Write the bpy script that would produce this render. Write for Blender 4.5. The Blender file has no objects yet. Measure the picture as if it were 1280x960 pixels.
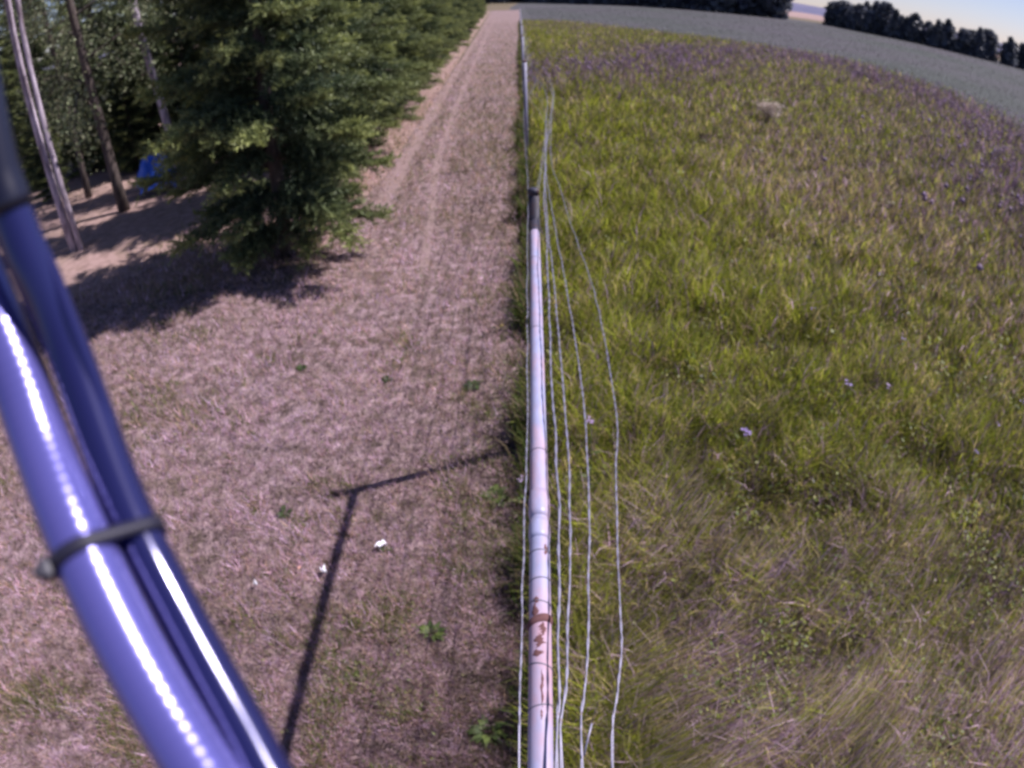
import bpy, math, random
import numpy as np
from mathutils import Matrix, Vector, Quaternion

# ------------------------------------------------------------------ camera, sky, sun, exposure
SC = bpy.context.scene
COL = SC.collection
RNG = np.random.default_rng(7)
random.seed(7)
EYE = 2.22

PITCH, ROLL = math.radians(33.5), math.radians(-2.0)
cp, sp, cr, sr = math.cos(PITCH), math.sin(PITCH), math.cos(ROLL), math.sin(ROLL)
right = Vector((cr, sr * sp, sr * cp))
up = Vector((-sr, cr * sp, cr * cp))
fwd = Vector((0, cp, -sp))
cam = bpy.data.cameras.new('camera')
camo = bpy.data.objects.new('camera', cam)
COL.objects.link(camo)
M = Matrix((right, up, -fwd)).transposed().to_4x4()
M.translation = (0, 0, EYE)
camo.matrix_world = M
cam.type = 'PANO'                       # the photograph's wide webcam lens: angle proportional to radius
cam.sensor_width = 36
cam.lens = 23.2
cam.panorama_type = 'FISHEYE_LENS_POLYNOMIAL'
cam.fisheye_fov = math.radians(170)
cam.fisheye_polynomial_k0 = 0
cam.fisheye_polynomial_k1 = -1 / 23.203
cam.fisheye_polynomial_k2 = 0
cam.fisheye_polynomial_k3 = 0
cam.fisheye_polynomial_k4 = 0
cam.clip_start = 0.02
cam.clip_end = 6000
cam.dof.use_dof = True
cam.dof.focus_distance = 1.15
cam.dof.aperture_fstop = 5.2
SC.camera = camo

SUN_AZ, SUN_EL = math.radians(71), math.radians(51.6)
sdir = Vector((math.sin(SUN_AZ) * math.cos(SUN_EL), math.cos(SUN_AZ) * math.cos(SUN_EL), math.sin(SUN_EL)))
w = bpy.data.worlds.new('World')
SC.world = w
w.use_nodes = True
nt = w.node_tree
sky = nt.nodes.new('ShaderNodeTexSky')
sky.sky_type = 'NISHITA'
sky.sun_disc = False
sky.sun_elevation = SUN_EL
sky.sun_rotation = SUN_AZ
sky.air_density = 1.0
sky.dust_density = 0.3
sky.ozone_density = 3.0
cast = nt.nodes.new('ShaderNodeMix'); cast.data_type = 'RGBA'; cast.blend_type = 'MULTIPLY'; cast.inputs[0].default_value = 1.0
cast.inputs[7].default_value = (1.0, 0.90, 1.12, 1)          # the webcam's violet cast, over the whole sky
nt.links.new(sky.outputs[0], cast.inputs[6])
nt.links.new(cast.outputs[2], nt.nodes['Background'].inputs[0])
nt.nodes['Background'].inputs[1].default_value = 0.06
sl = bpy.data.lights.new('sun', 'SUN')
sl.energy = 4.8
sl.angle = math.radians(0.7)
sl.color = (1.0, 0.925, 0.96)
so = bpy.data.objects.new('sun', sl)
COL.objects.link(so)
so.rotation_euler = sdir.to_track_quat('Z', 'Y').to_euler()
so.location = (4, 2, 9)

SC.view_settings.view_transform = 'Standard'
SC.view_settings.look = 'None'
SC.view_settings.exposure = 0.68
SC.view_settings.gamma = 1.0
SC.cycles.use_denoising = True
SC.cycles.max_bounces = 6
SC.cycles.transparent_max_bounces = 6
SC.cycles.filter_width = 3.0

# ------------------------------------------------------------------ helpers
def mesh(name, V, T=None, Q=None, mat=None, col=None, smooth=False):
    V = np.asarray(V, np.float32).reshape(-1, 3)
    T = np.zeros((0, 3), np.int32) if T is None else np.asarray(T, np.int32).reshape(-1, 3)
    Q = np.zeros((0, 4), np.int32) if Q is None else np.asarray(Q, np.int32).reshape(-1, 4)
    me = bpy.data.meshes.new(name)
    me.vertices.add(len(V)); me.vertices.foreach_set('co', V.ravel())
    me.loops.add(len(T) * 3 + len(Q) * 4)
    me.loops.foreach_set('vertex_index', np.concatenate([T.ravel(), Q.ravel()]))
    me.polygons.add(len(T) + len(Q))
    ls = np.concatenate([np.arange(len(T)) * 3, len(T) * 3 + np.arange(len(Q)) * 4]).astype(np.int32)
    me.polygons.foreach_set('loop_start', ls)
    if smooth:
        me.polygons.foreach_set('use_smooth', np.ones(len(T) + len(Q), bool))
    if col is not None:
        a = me.color_attributes.new('tint', 'FLOAT_COLOR', 'POINT')
        c = np.ones((len(V), 4), np.float32); c[:, :3] = np.asarray(col, np.float32)
        a.data.foreach_set('color', c.ravel())
    me.update(calc_edges=True)
    me.validate()
    if mat: me.materials.append(mat)
    return me

def link(name, me, parent=None, loc=(0, 0, 0), rotz=0.0, scale=None):
    o = bpy.data.objects.new(name, me)
    COL.objects.link(o)
    if parent: o.parent = parent
    o.location = loc
    o.rotation_euler = (0, 0, rotz)
    if scale: o.scale = scale
    return o

def tag(o, label=None, cat=None, group=None, kind=None):
    if label: o['label'] = label
    if cat: o['category'] = cat
    if group: o['group'] = group
    if kind: o['kind'] = kind
    return o

def thing(name, label, cat, loc=(0, 0, 0), rotz=0, group=None):
    return tag(link(name, None, None, loc, rotz), label, cat, group)

class B:
    """collects quads and triangles of one mesh"""
    def __init__(s): s.V = []; s.T = []; s.Q = []; s.C = []; s.n = 0
    def add(s, V, T=None, Q=None, c=None):
        V = np.asarray(V, float).reshape(-1, 3)
        if T is not None and len(T): s.T.append(np.asarray(T).reshape(-1, 3) + s.n)
        if Q is not None and len(Q): s.Q.append(np.asarray(Q).reshape(-1, 4) + s.n)
        s.V.append(V)
        if c is not None: s.C.append(np.broadcast_to(np.asarray(c, float), V.shape))
        s.n += len(V)
        return s
    def tube(s, P, r, n=10, cap=True, c=None):
        P = np.asarray(P, float); m = len(P); r = np.broadcast_to(np.asarray(r, float), (m,))
        tg = np.gradient(P, axis=0); tg /= np.linalg.norm(tg, axis=1)[:, None] + 1e-12
        ref = np.array([0, 0, 1.0]) if abs(tg[0][2]) < 0.9 else np.array([1.0, 0, 0])
        u = np.cross(tg, ref); u /= np.linalg.norm(u, axis=1)[:, None] + 1e-12
        v = np.cross(tg, u)
        a = np.arange(n) * 2 * math.pi / n
        V = P[:, None] + r[:, None, None] * (np.cos(a)[None, :, None] * u[:, None] + np.sin(a)[None, :, None] * v[:, None])
        i = np.arange(m - 1)[:, None] * n; j = np.arange(n)[None]; k = (j + 1) % n
        Q = np.stack([i + j, i + n + j, i + n + k, i + k], -1).reshape(-1, 4)
        V = V.reshape(-1, 3); T = []
        if cap:
            V = np.vstack([V, P[0], P[-1]]); a0 = m * n; e = (m - 1) * n
            for q in range(n):
                T += [(a0, q, (q + 1) % n), (a0 + 1, e + (q + 1) % n, e + q)]
        return s.add(V, T, Q, c)
    def box(s, c, d, R=None):
        x = np.array([[sx, sy, sz] for sx in (-1, 1) for sy in (-1, 1) for sz in (-1, 1)]) * np.array(d) / 2
        if R is not None: x = x @ np.array(R).T
        return s.add(x + np.array(c), None, [(0, 1, 3, 2), (4, 6, 7, 5), (0, 4, 5, 1), (2, 3, 7, 6), (0, 2, 6, 4), (1, 5, 7, 3)])
    def mesh(s, name, mat, smooth=False):
        return mesh(name, np.vstack(s.V), np.vstack(s.T) if s.T else None, np.vstack(s.Q) if s.Q else None, mat,
                    np.vstack(s.C) if s.C else None, smooth)

def vnoise(x, y, scale, seed=0):
    r = np.random.default_rng(seed); g = r.random((64, 64))
    x = np.asarray(x) * scale + 1000.3; y = np.asarray(y) * scale + 1000.7
    i = np.floor(x).astype(int); j = np.floor(y).astype(int); fx = x - i; fy = y - j
    fx = fx * fx * (3 - 2 * fx); fy = fy * fy * (3 - 2 * fy)
    f = lambda a, b: g[a % 64, b % 64]
    return (f(i, j) * (1 - fx) + f(i + 1, j) * fx) * (1 - fy) + (f(i, j + 1) * (1 - fx) + f(i + 1, j + 1) * fx) * fy

def resample(P, step):
    """Catmull-Rom through P, sampled every `step` metres"""
    P = np.asarray(P, float)
    Q = np.vstack([2 * P[0] - P[1], P, 2 * P[-1] - P[-2]]); out = []
    for i in range(1, len(Q) - 2):
        n = max(1, int(np.linalg.norm(Q[i + 1] - Q[i]) / step))
        t = (np.arange(n) / n)[:, None]
        a, b, c, d = Q[i - 1], Q[i], Q[i + 1], Q[i + 2]
        out.append(0.5 * (2 * b + (c - a) * t + (2 * a - 5 * b + 4 * c - d) * t**2 + (3 * b - a - 3 * c + d) * t**3))
    out.append(P[-1:])
    return np.vstack(out)

# ------------------------------------------------------------------ materials
def mat(name, color, rough=0.7, metal=0.0, spec=0.5):
    m = bpy.data.materials.new(name); m.use_nodes = True
    b = m.node_tree.nodes['Principled BSDF']
    b.inputs['Base Color'].default_value = (*color, 1); b.inputs['Roughness'].default_value = rough
    b.inputs['Metallic'].default_value = metal; b.inputs['Specular IOR Level'].default_value = spec
    return m

def ramp(nt, fac, stops):
    r = nt.nodes.new('ShaderNodeValToRGB'); e = r.color_ramp.elements
    while len(e) < len(stops): e.new(0.5)
    for q, (p, c) in zip(e, stops): q.position = p; q.color = (*c, 1)
    nt.links.new(fac, r.inputs[0]); return r.outputs[0]

def noise(nt, scale, detail=6, rough=0.6, vec=None, dist=0.0):
    n = nt.nodes.new('ShaderNodeTexNoise'); n.inputs['Scale'].default_value = scale
    n.inputs['Detail'].default_value = detail; n.inputs['Roughness'].default_value = rough
    n.inputs['Distortion'].default_value = dist
    if vec is not None: nt.links.new(vec, n.inputs['Vector'])
    return n.outputs['Fac']

def coord(nt, which='Object', scale=None):
    t = nt.nodes.new('ShaderNodeTexCoord')
    if scale is None: return t.outputs[which]
    mp = nt.nodes.new('ShaderNodeMapping'); mp.inputs['Scale'].default_value = scale
    nt.links.new(t.outputs[which], mp.inputs[0]); return mp.outputs[0]

def mix(nt, fac, a, b):
    m = nt.nodes.new('ShaderNodeMix'); m.data_type = 'RGBA'
    for s, v in ((0, fac), (6, a), (7, b)):
        if hasattr(v, 'is_output'): nt.links.new(v, m.inputs[s])
        elif s == 0: m.inputs[0].default_value = v
        else: m.inputs[s].default_value = (*v, 1)
    return m.outputs[2]

def ground_mat(name, stops_a, stops_b, s_big, s_small, bump=0.6, bdist=0.02):
    m = mat(name, (0.2, 0.2, 0.2), 0.95, 0, 0.1); nt = m.node_tree; b = nt.nodes['Principled BSDF']
    v = coord(nt)
    f1 = noise(nt, s_big, 5, 0.6, v); f2 = noise(nt, s_small, 6, 0.7, v); f3 = noise(nt, s_small * 4, 4, 0.7, v)
    c = mix(nt, ramp(nt, f1, [(0.38, (0, 0, 0)), (0.62, (1, 1, 1))]), ramp(nt, f2, stops_a), ramp(nt, f2, stops_b))
    nt.links.new(c, b.inputs['Base Color'])
    bp = nt.nodes.new('ShaderNodeBump'); bp.inputs['Strength'].default_value = bump; bp.inputs['Distance'].default_value = bdist
    nt.links.new(f3, bp.inputs['Height']); nt.links.new(bp.outputs[0], b.inputs['Normal'])
    return m

def leaf_mat(name, trans=0.3, rough=0.6, spec=0.3):
    m = bpy.data.materials.new(name); m.use_nodes = True; nt = m.node_tree
    b = nt.nodes['Principled BSDF']; b.inputs['Roughness'].default_value = rough; b.inputs['Specular IOR Level'].default_value = spec
    a = nt.nodes.new('ShaderNodeAttribute'); a.attribute_name = 'tint'
    nt.links.new(a.outputs['Color'], b.inputs['Base Color'])
    t = nt.nodes.new('ShaderNodeBsdfTranslucent'); nt.links.new(a.outputs['Color'], t.inputs['Color'])
    x = nt.nodes.new('ShaderNodeMixShader'); x.inputs[0].default_value = trans
    nt.links.new(b.outputs[0], x.inputs[1]); nt.links.new(t.outputs[0], x.inputs[2])
    nt.links.new(x.outputs[0], nt.nodes['Material Output'].inputs['Surface'])
    return m

M_GRASS = leaf_mat('grass_blades', 0.42, 0.7, 0.15)
M_NEEDLE = leaf_mat('spruce_needles', 0.3, 0.55, 0.3)
M_LEAF = leaf_mat('broad_leaves', 0.3, 0.5, 0.3)
M_PETAL = leaf_mat('petals', 0.3, 0.6, 0.2)

def bark_mat(name, a, b_, sc=(6, 6, 1.5)):
    m = mat(name, a, 0.9, 0, 0.2); nt = m.node_tree; b = nt.nodes['Principled BSDF']
    v = coord(nt, 'Object', sc); f = noise(nt, 3.0, 6, 0.65, v)
    nt.links.new(ramp(nt, f, [(0.35, a), (0.62, b_)]), b.inputs['Base Color'])
    bp = nt.nodes.new('ShaderNodeBump'); bp.inputs['Strength'].default_value = 0.6; bp.inputs['Distance'].default_value = 0.02
    nt.links.new(f, bp.inputs['Height']); nt.links.new(bp.outputs[0], b.inputs['Normal'])
    return m
M_BARK_PALE = bark_mat('pale_bark', (0.15, 0.115, 0.135), (0.56, 0.48, 0.56), (5, 5, 0.8))
M_BARK = bark_mat('dark_bark', (0.04, 0.032, 0.03), (0.12, 0.095, 0.085))

def metal_paint(name, base, rust, amount, rough, metal=0.0, stretch=(8, 8, 2), soft=0.07):
    m = mat(name, base, rough, metal, 0.5); nt = m.node_tree; b = nt.nodes['Principled BSDF']
    v = coord(nt, 'Object', stretch); f = noise(nt, 2.2, 8, 0.65, v)
    g = ramp(nt, f, [(amount, (0, 0, 0)), (amount + soft, (1, 1, 1))])
    f2 = noise(nt, 9.0, 4, 0.6, v)
    base2 = mix(nt, ramp(nt, f2, [(0.35, (0, 0, 0)), (0.7, (1, 1, 1))]), base, tuple(0.8 * q for q in base))
    c = mix(nt, g, base2, rust); nt.links.new(c, b.inputs['Base Color'])
    rr = nt.nodes.new('ShaderNodeMapRange'); rr.inputs[3].default_value = rough; rr.inputs[4].default_value = 0.85
    nt.links.new(g, rr.inputs[0]); nt.links.new(rr.outputs[0], b.inputs['Roughness'])
    return m
M_RAIL = metal_paint('whitewashed_pipe', (0.35, 0.355, 0.52), (0.40, 0.25, 0.30), 0.42, 0.36, 0.0, (7, 2.6, 7), 0.26)
M_POST = metal_paint('rusty_post_paint', (0.022, 0.02, 0.04), (0.05, 0.02, 0.018), 0.5, 0.6)
M_POSTG = metal_paint('grey_post_paint', (0.26, 0.25, 0.36), (0.20, 0.11, 0.10), 0.68, 0.5)
M_RUST = metal_paint('rust', (0.13, 0.055, 0.055), (0.26, 0.15, 0.16), 0.55, 0.9)
M_WIRE = metal_paint('galvanised_wire', (0.27, 0.26, 0.34), (0.26, 0.21, 0.22), 0.6, 0.45, 0.35, (20, 20, 20))
M_TUBE = mat('violet_blue_lacquer', (0.115, 0.108, 0.35), 0.25, 0.4, 0.6)
M_CABLE = mat('black_cable_sheath', (0.018, 0.018, 0.09), 0.16, 0.35, 0.9)  # near black, with the sky's blue sheen put into the base colour
M_TIE = mat('dark_nylon', (0.016, 0.015, 0.03), 0.5, 0.0, 0.4)

# ------------------------------------------------------------------ the lie of the land
FENCE_A = math.radians(1.66)                       # the fence runs almost straight ahead
def fence_x(y): return 0.13 + (y - 2.75) * math.tan(FENCE_A)
CROP_EDGE = np.array([(1.9, 66), (5.6, 63), (8.9, 48.8), (12.3, 42.2), (15.2, 37.5), (18.7, 33.8), (18.4, 24.3), (16.0, 17.1), (13.5, 12.6), (12.3, 8), (12, 0), (12, -14)])
def crop_edge_x(y): return np.interp(y, CROP_EDGE[::-1, 1], CROP_EDGE[::-1, 0], right=0.0)

def sheet(name, ring, z, m, kind='structure'):
    n = len(ring)
    me = bpy.data.meshes.new(name)
    me.from_pydata([(x, y, z) for x, y in ring], [], [tuple(range(n))]); me.materials.append(m)
    return tag(link(name, me), kind=kind)

M_GROUND = ground_mat('far_ground', [(0.3, (0.10, 0.09, 0.05)), (0.7, (0.15, 0.12, 0.08))], [(0.3, (0.11, 0.10, 0.055)), (0.7, (0.20, 0.14, 0.11))], 0.01, 0.3)
M_FLOOR = ground_mat('needle_litter', [(0.3, (0.19, 0.125, 0.11)), (0.7, (0.38, 0.26, 0.24))], [(0.3, (0.16, 0.125, 0.07)), (0.7, (0.42, 0.29, 0.27))], 0.5, 7)
M_LAWN = ground_mat('dry_mown_turf', [(0.36, (0.08, 0.065, 0.04)), (0.5, (0.20, 0.145, 0.125)), (0.64, (0.34, 0.24, 0.24))],
                    [(0.36, (0.10, 0.072, 0.06)), (0.5, (0.23, 0.165, 0.165)), (0.64, (0.40, 0.29, 0.31))], 0.9, 11, 0.8, 0.02)
M_MEADOW = ground_mat('meadow_soil', [(0.3, (0.04, 0.036, 0.016)), (0.7, (0.09, 0.075, 0.03))], [(0.3, (0.05, 0.038, 0.03)), (0.7, (0.12, 0.09, 0.07))], 0.6, 9)
M_CROP = ground_mat('grey_green_crop', [(0.3, (0.056, 0.064, 0.056)), (0.7, (0.080, 0.084, 0.080))], [(0.3, (0.072, 0.066, 0.074)), (0.7, (0.096, 0.086, 0.096))], 0.05, 1.6)
M_TRACK = ground_mat('worn_track', [(0.3, (0.20, 0.14, 0.13)), (0.7, (0.33, 0.235, 0.235))], [(0.3, (0.16, 0.115, 0.09)), (0.7, (0.29, 0.21, 0.20))], 1.5, 12)

sheet('ground', [(-3000, -300), (3000, -300), (3000, 4000), (-3000, 4000)], -0.016, M_GROUND)
sheet('forest_floor', [(-60, -20), (-1.5, -20), (-1.5, 120), (-60, 120)], -0.012, M_FLOOR)
sheet('crop_field', [(11, -14)] + [(x - 1.0, y) for x, y in CROP_EDGE[::-1]] + [(2.4, 150), (8, 280), (130, 150), (150, -14)], -0.008, M_CROP)
sheet('meadow', [(fence_x(-14), -14)] + list(map(tuple, CROP_EDGE[::-1])) + [(fence_x(66), 66)], -0.004, M_MEADOW)
sheet('mown_strip', [(-7, -14), (fence_x(-14) + .02, -14), (fence_x(120) + .02, 120), (-1.3, 120), (-1.35, 40), (-1.5, 14), (-1.55, 8.5), (-1.8, 5.6), (-3.2, 4.9), (-7, 5.2)], 0.0, M_LAWN)

def strip(name, pts, wd, z, m):
    P = resample([(x, y, z) for x, y in pts], 0.4); k = len(P)
    jw = wd * (0.7 + 0.6 * vnoise(P[:, 1], P[:, 0], 1.3, 5))
    L = P.copy(); L[:, 0] -= jw; Rr = P.copy(); Rr[:, 0] += jw
    V = np.vstack([L, Rr]); i = np.arange(k - 1)
    return tag(link(name, mesh(name, V, None, np.stack([i, i + k, i + k + 1, i + 1], -1), m)), kind='structure')
strip('wheel_track', [(-0.72, 5.2), (-0.8, 6.9), (-0.91, 8.6), (-0.93, 11), (-0.94, 15.2), (-0.85, 28), (-0.62, 57), (-.3, 100)], 0.04, 0.004, M_TRACK)
strip('bare_edge', [(-1.42, 6.6), (-1.4, 9), (-1.38, 13), (-1.33, 20), (-1.25, 35), (-1.15, 60), (-1, 100)], 0.10, 0.004, M_TRACK)

# low rise and far hills beyond the field
def ridge(name, xs, ys, hs, m, depth):
    n = len(xs); V = []
    for x, y, h in zip(xs, ys, hs): V += [(x, y, -0.03), (x * 1.06, y * 1.06 + depth * .5, h), (x * 1.2, y * 1.2 + depth, -0.03)]
    Q = []
    for i in range(n - 1):
        a = 3 * i; Q += [(a, a + 3, a + 4, a + 1), (a + 1, a + 4, a + 5, a + 2)]
    return tag(link(name, mesh(name, V, None, Q, m, None, True)), kind='structure')
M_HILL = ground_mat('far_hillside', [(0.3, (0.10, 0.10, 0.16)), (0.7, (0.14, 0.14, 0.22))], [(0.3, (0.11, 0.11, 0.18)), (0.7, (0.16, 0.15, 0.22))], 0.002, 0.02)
M_STUB = ground_mat('stubble_field', [(0.3, (0.28, 0.19, 0.17)), (0.7, (0.36, 0.25, 0.21))], [(0.3, (0.26, 0.18, 0.16)), (0.7, (0.34, 0.24, 0.22))], 0.01, 0.1)
az = np.radians(np.linspace(-75, 85, 60))
hh = 16 + 20 * vnoise(np.degrees(az), 0 * az, 0.06, 3) + 6 * vnoise(np.degrees(az), 0 * az, 0.3, 4)
ridge('hills', 1500 * np.sin(az), 1500 * np.cos(az), hh, M_HILL, 200)
az2 = np.radians(np.linspace(10, 60, 26))
ridge('stubble_rise', 330 * np.sin(az2), 330 * np.cos(az2), 1.8 + 1.2 * np.sin(az2 * 5), M_STUB, 60)

# ------------------------------------------------------------------ grass
def blades(P, z0, h, wd, lean, ang, C, seg=1):
    """P (N,2) roots; one triangle (seg 1) or quad + triangle (seg 2) each, leaning `lean` along `ang`"""
    N = len(P); r = np.random.default_rng(3)
    a2 = r.random(N) * 2 * math.pi
    sx, sy = np.cos(a2) * wd / 2, np.sin(a2) * wd / 2
    lx, ly = np.cos(ang) * lean * h, np.sin(ang) * lean * h
    hz = h * np.sqrt(np.clip(1 - lean**2 * 0.85, 0.06, 1))
    z0 = np.broadcast_to(z0, (N,))
    p = lambda x, y, z: np.stack([x, y, z], -1)
    X, Y = P[:, 0], P[:, 1]
    if seg == 1:
        V = np.stack([p(X - sx, Y - sy, z0 - .003), p(X + sx, Y + sy, z0 - .003), p(X + lx, Y + ly, z0 + hz)], 1)
        T = np.arange(3 * N).reshape(-1, 3); k = 3
    else:
        mx, my, mz = X + lx * .35, Y + ly * .35, z0 + hz * .68
        V = np.stack([p(X - sx, Y - sy, z0 - .003), p(X + sx, Y + sy, z0 - .003), p(mx - sx * .8, my - sy * .8, mz), p(mx + sx * .8, my + sy * .8, mz), p(X + lx, Y + ly, z0 + hz)], 1)
        b = np.arange(N)[:, None] * 5
        T = np.concatenate([b + [0, 1, 3], b + [0, 3, 2], b + [2, 3, 4]], 0); k = 5
    return V.reshape(-1, 3), T, np.repeat(C, k, 0)

def sector(n, r0, r1, a0, a1):
    """roots thinning out with the square of the distance from the path's near end"""
    r = r0 * (r1 / r0) ** RNG.random(n); a = np.radians(a0 + (a1 - a0) * RNG.random(n))
    return np.stack([r * np.sin(a), r * np.cos(a)], -1), r

def pick(C, shares):
    """one colour of C for each row of shares"""
    s = np.cumsum(shares, 1); s /= s[:, -1:]
    k = (RNG.random(len(s))[:, None] > s).sum(1)
    return np.array(C)[np.clip(k, 0, len(C) - 1)]

def lawn_grass():
    P, r = sector(420000, 0.62, 60, -80, 6)
    e = np.interp(P[:, 1], [0, 5.0, 5.6, 8.5, 14, 40, 100], [-7, -4.6, -3.6, -2.6, -1.6, -1.42, -1.36])
    ok = (P[:, 0] < fence_x(0) + (P[:, 1]) * math.tan(FENCE_A) + 0.0) & (P[:, 0] > e - 1.2 * RNG.random(len(P)) ** 3)
    P, r = P[ok], r[ok]; N = len(P)
    tk = np.interp(P[:, 1], [5.2, 6.9, 8.6, 11, 15.2, 28, 57, 100], [-.72, -.8, -.91, -.93, -.94, -.85, -.62, -.3])
    on = ((np.abs(P[:, 0] - tk) < .05) & (P[:, 1] > 5)) | ((np.abs(P[:, 0] + 1.38 - .003 * P[:, 1]) < .10) & (P[:, 1] > 7))
    ok = ~on | (RNG.random(len(P)) < .42); P, r = P[ok], r[ok]; N = len(P)
    n1 = vnoise(P[:, 0], P[:, 1], 2.2, 11); n2 = vnoise(P[:, 0], P[:, 1], 7, 12); n3 = vnoise(P[:, 0], P[:, 1], 0.8, 13)
    fd = np.abs(P[:, 0] - fence_x(0) - P[:, 1] * math.tan(FENCE_A))
    green = np.clip((n1 * .6 + n2 * .55 - .66) * 3.2, 0, 1) * .8 + .06 + np.clip(.45 - fd, 0, .45) * 1.2
    n4 = vnoise(P[:, 0], P[:, 1], 14, 14); n5 = vnoise(P[:, 0], P[:, 1], 4, 15); n6 = vnoise(P[:, 0], P[:, 1], 1.5, 16); lilac = np.exp(-((P[:, 0] + 2.0) / 1.1) ** 2 - ((P[:, 1] - 3.2) / .9) ** 2) + np.exp(-((P[:, 0] + .6) / .5) ** 2 - ((P[:, 1] - 4.6) / 1.0) ** 2)
    green = np.clip((n1 * .45 + n2 * .45 + n4 * .3 - .62) * 5, 0, 2.2) + .10 + .25 * np.clip(P[:, 0] + 1.1, 0, 1) * n5 + np.clip(.55 - fd, 0, .55) * 1.3
    tx = np.interp(P[:, 1], [5.2, 6.9, 8.6, 11, 15.2, 28, 57, 100], [-.72, -.8, -.91, -.93, -.94, -.85, -.62, -.3])
    away = np.clip((P[:, 1] - 5) / 4, 0, 1) * np.clip(np.abs(P[:, 0] - tx) / .22 - .3, 0, 1)
    green = green + away * (.75 + 1.3 * n1) * (P[:, 0] > -1.25)
    pale = np.clip((n5 * .6 + n4 * .5 - .5) * 3.5, 0, 1.4) * (n3 * .7 + .8 * lilac)
    C = [(0.48, 0.315, 0.385), (0.38, 0.25, 0.19), (0.56, 0.41, 0.54), (0.12, 0.130, 0.035), (0.09, 0.062, 0.055)]
    sh = np.stack([.42 + .3 * n3, .30 + .3 * (1 - n3), .04 + .55 * pale, green * .8, .12 + .55 * np.clip(n2 + n4 - 1.0, 0, 1)], 1)
    sh[:, 1] += away * .9; sh[:, 0] *= 1 - .6 * away
    c = pick(C, sh) * (0.65 + 0.7 * RNG.random((N, 1))) * np.clip(-.15 + .9 * n4 + 1.05 * n2 + .45 * n6, .28, 1.7)[:, None]
    s = np.clip(r / 2.2, 0.7, 8) ** 0.6
    h = (0.016 + 0.034 * RNG.random(N)) * s ** .5 * (.7 + .9 * np.clip(green, 0, 1) + .5 * n2)
    V, T, c = blades(P, 0.0, h, 0.0038 * s * (0.7 + .8 * RNG.random(N)), 0.35 + 0.6 * RNG.random(N), RNG.random(N) * 6.3, c)
    tag(link('lawn_grass', mesh('lawn_grass', V, T, None, M_GRASS, c)), 'short dry mauve and tan grass of the mown strip', None, None, 'stuff')
lawn_grass()

PURPLE = resample([(0.9, 17.5, 0), (1.5, 19.5, 0), (4.3, 21.5, 0), (10.1, 29.4, 0), (14.6, 31.0, 0), (15.6, 24, 0), (14.6, 17.5, 0), (12, 12.4, 0), (8.5, 8.0, 0), (7.2, 5.6, 0)], 0.5)
def purple_d(P):
    return np.min(np.hypot(P[:, None, 0] - PURPLE[None, ::2, 0], P[:, None, 1] - PURPLE[None, ::2, 1]), 1)

def meadow_tint(P):
    X, Y = P[:, 0], P[:, 1]; N = len(P)
    n1 = vnoise(X, Y, 1.6, 21); n2 = vnoise(X, Y, 5, 22); n3 = vnoise(X, Y, 0.5, 23)
    r = np.hypot(X, Y)
    d = np.concatenate([purple_d(P[i:i + 20000]) for i in range(0, N, 20000)])
    band = np.exp(-(d / np.interp(Y, [5, 12, 20, 30], [1.3, 2.2, 3.6, 4.6])) ** 2) * (0.6 + .6 * n1)
    low = np.clip((2.5 - Y - .12 * X + .9 * (n3 - .5)) / 1.2, 0, 1) * np.clip((X - .2) * 2, 0, 1)      # flattened dead grass close by
    tan = np.exp(-(((X - 4.4) / 1.8) ** 2 + ((Y - 7.4) / 3.2) ** 2)) * 1.2
    lush = np.exp(-((X - 1.3) / 1.5) ** 2) * np.clip((Y - 2.6) / 2, 0, 1) + np.exp(-((X - 6.5) / 5) ** 2 - ((Y - 38) / 9) ** 2)
    far = np.clip((r - 3) / 6, 0, 1) * np.clip((X - 2.5) / 2, 0, 1)
    C = [(0.35, 0.375, 0.044), (0.18, 0.215, 0.034), (0.50, 0.40, 0.17), (0.55, 0.39, 0.47), (0.25, 0.16, 0.185), (0.24, 0.17, 0.25)]
    sh = np.stack([.34 + .5 * lush + .25 * n1, .24 + .25 * n2, .16 + .6 * tan + .12 * n3 + .1 * low, .05 + .85 * low * (.2 + 1.2 * n2 * n1) + .28 * tan + .05 * far,
                   .13 + .55 * low * n1 + .2 * far + .1 * tan, .005 + .02 * n3], 1)
    sh[:, :2] *= (1 - .70 * low * (.35 + n1) - .35 * tan * n1)[:, None]
    sh *= (1 - .8 * np.clip(band, 0, 1))[:, None]
    sh[:, 5] += .55 * band; sh[:, 4] += .35 * band
    n7 = vnoise(X, Y, 11, 24)
    return pick(C, sh) * (0.6 + 0.7 * RNG.random((N, 1))) * np.clip(.25 + .85 * n7 + .55 * n2, .3, 1.6)[:, None] , low, lush, band

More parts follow.
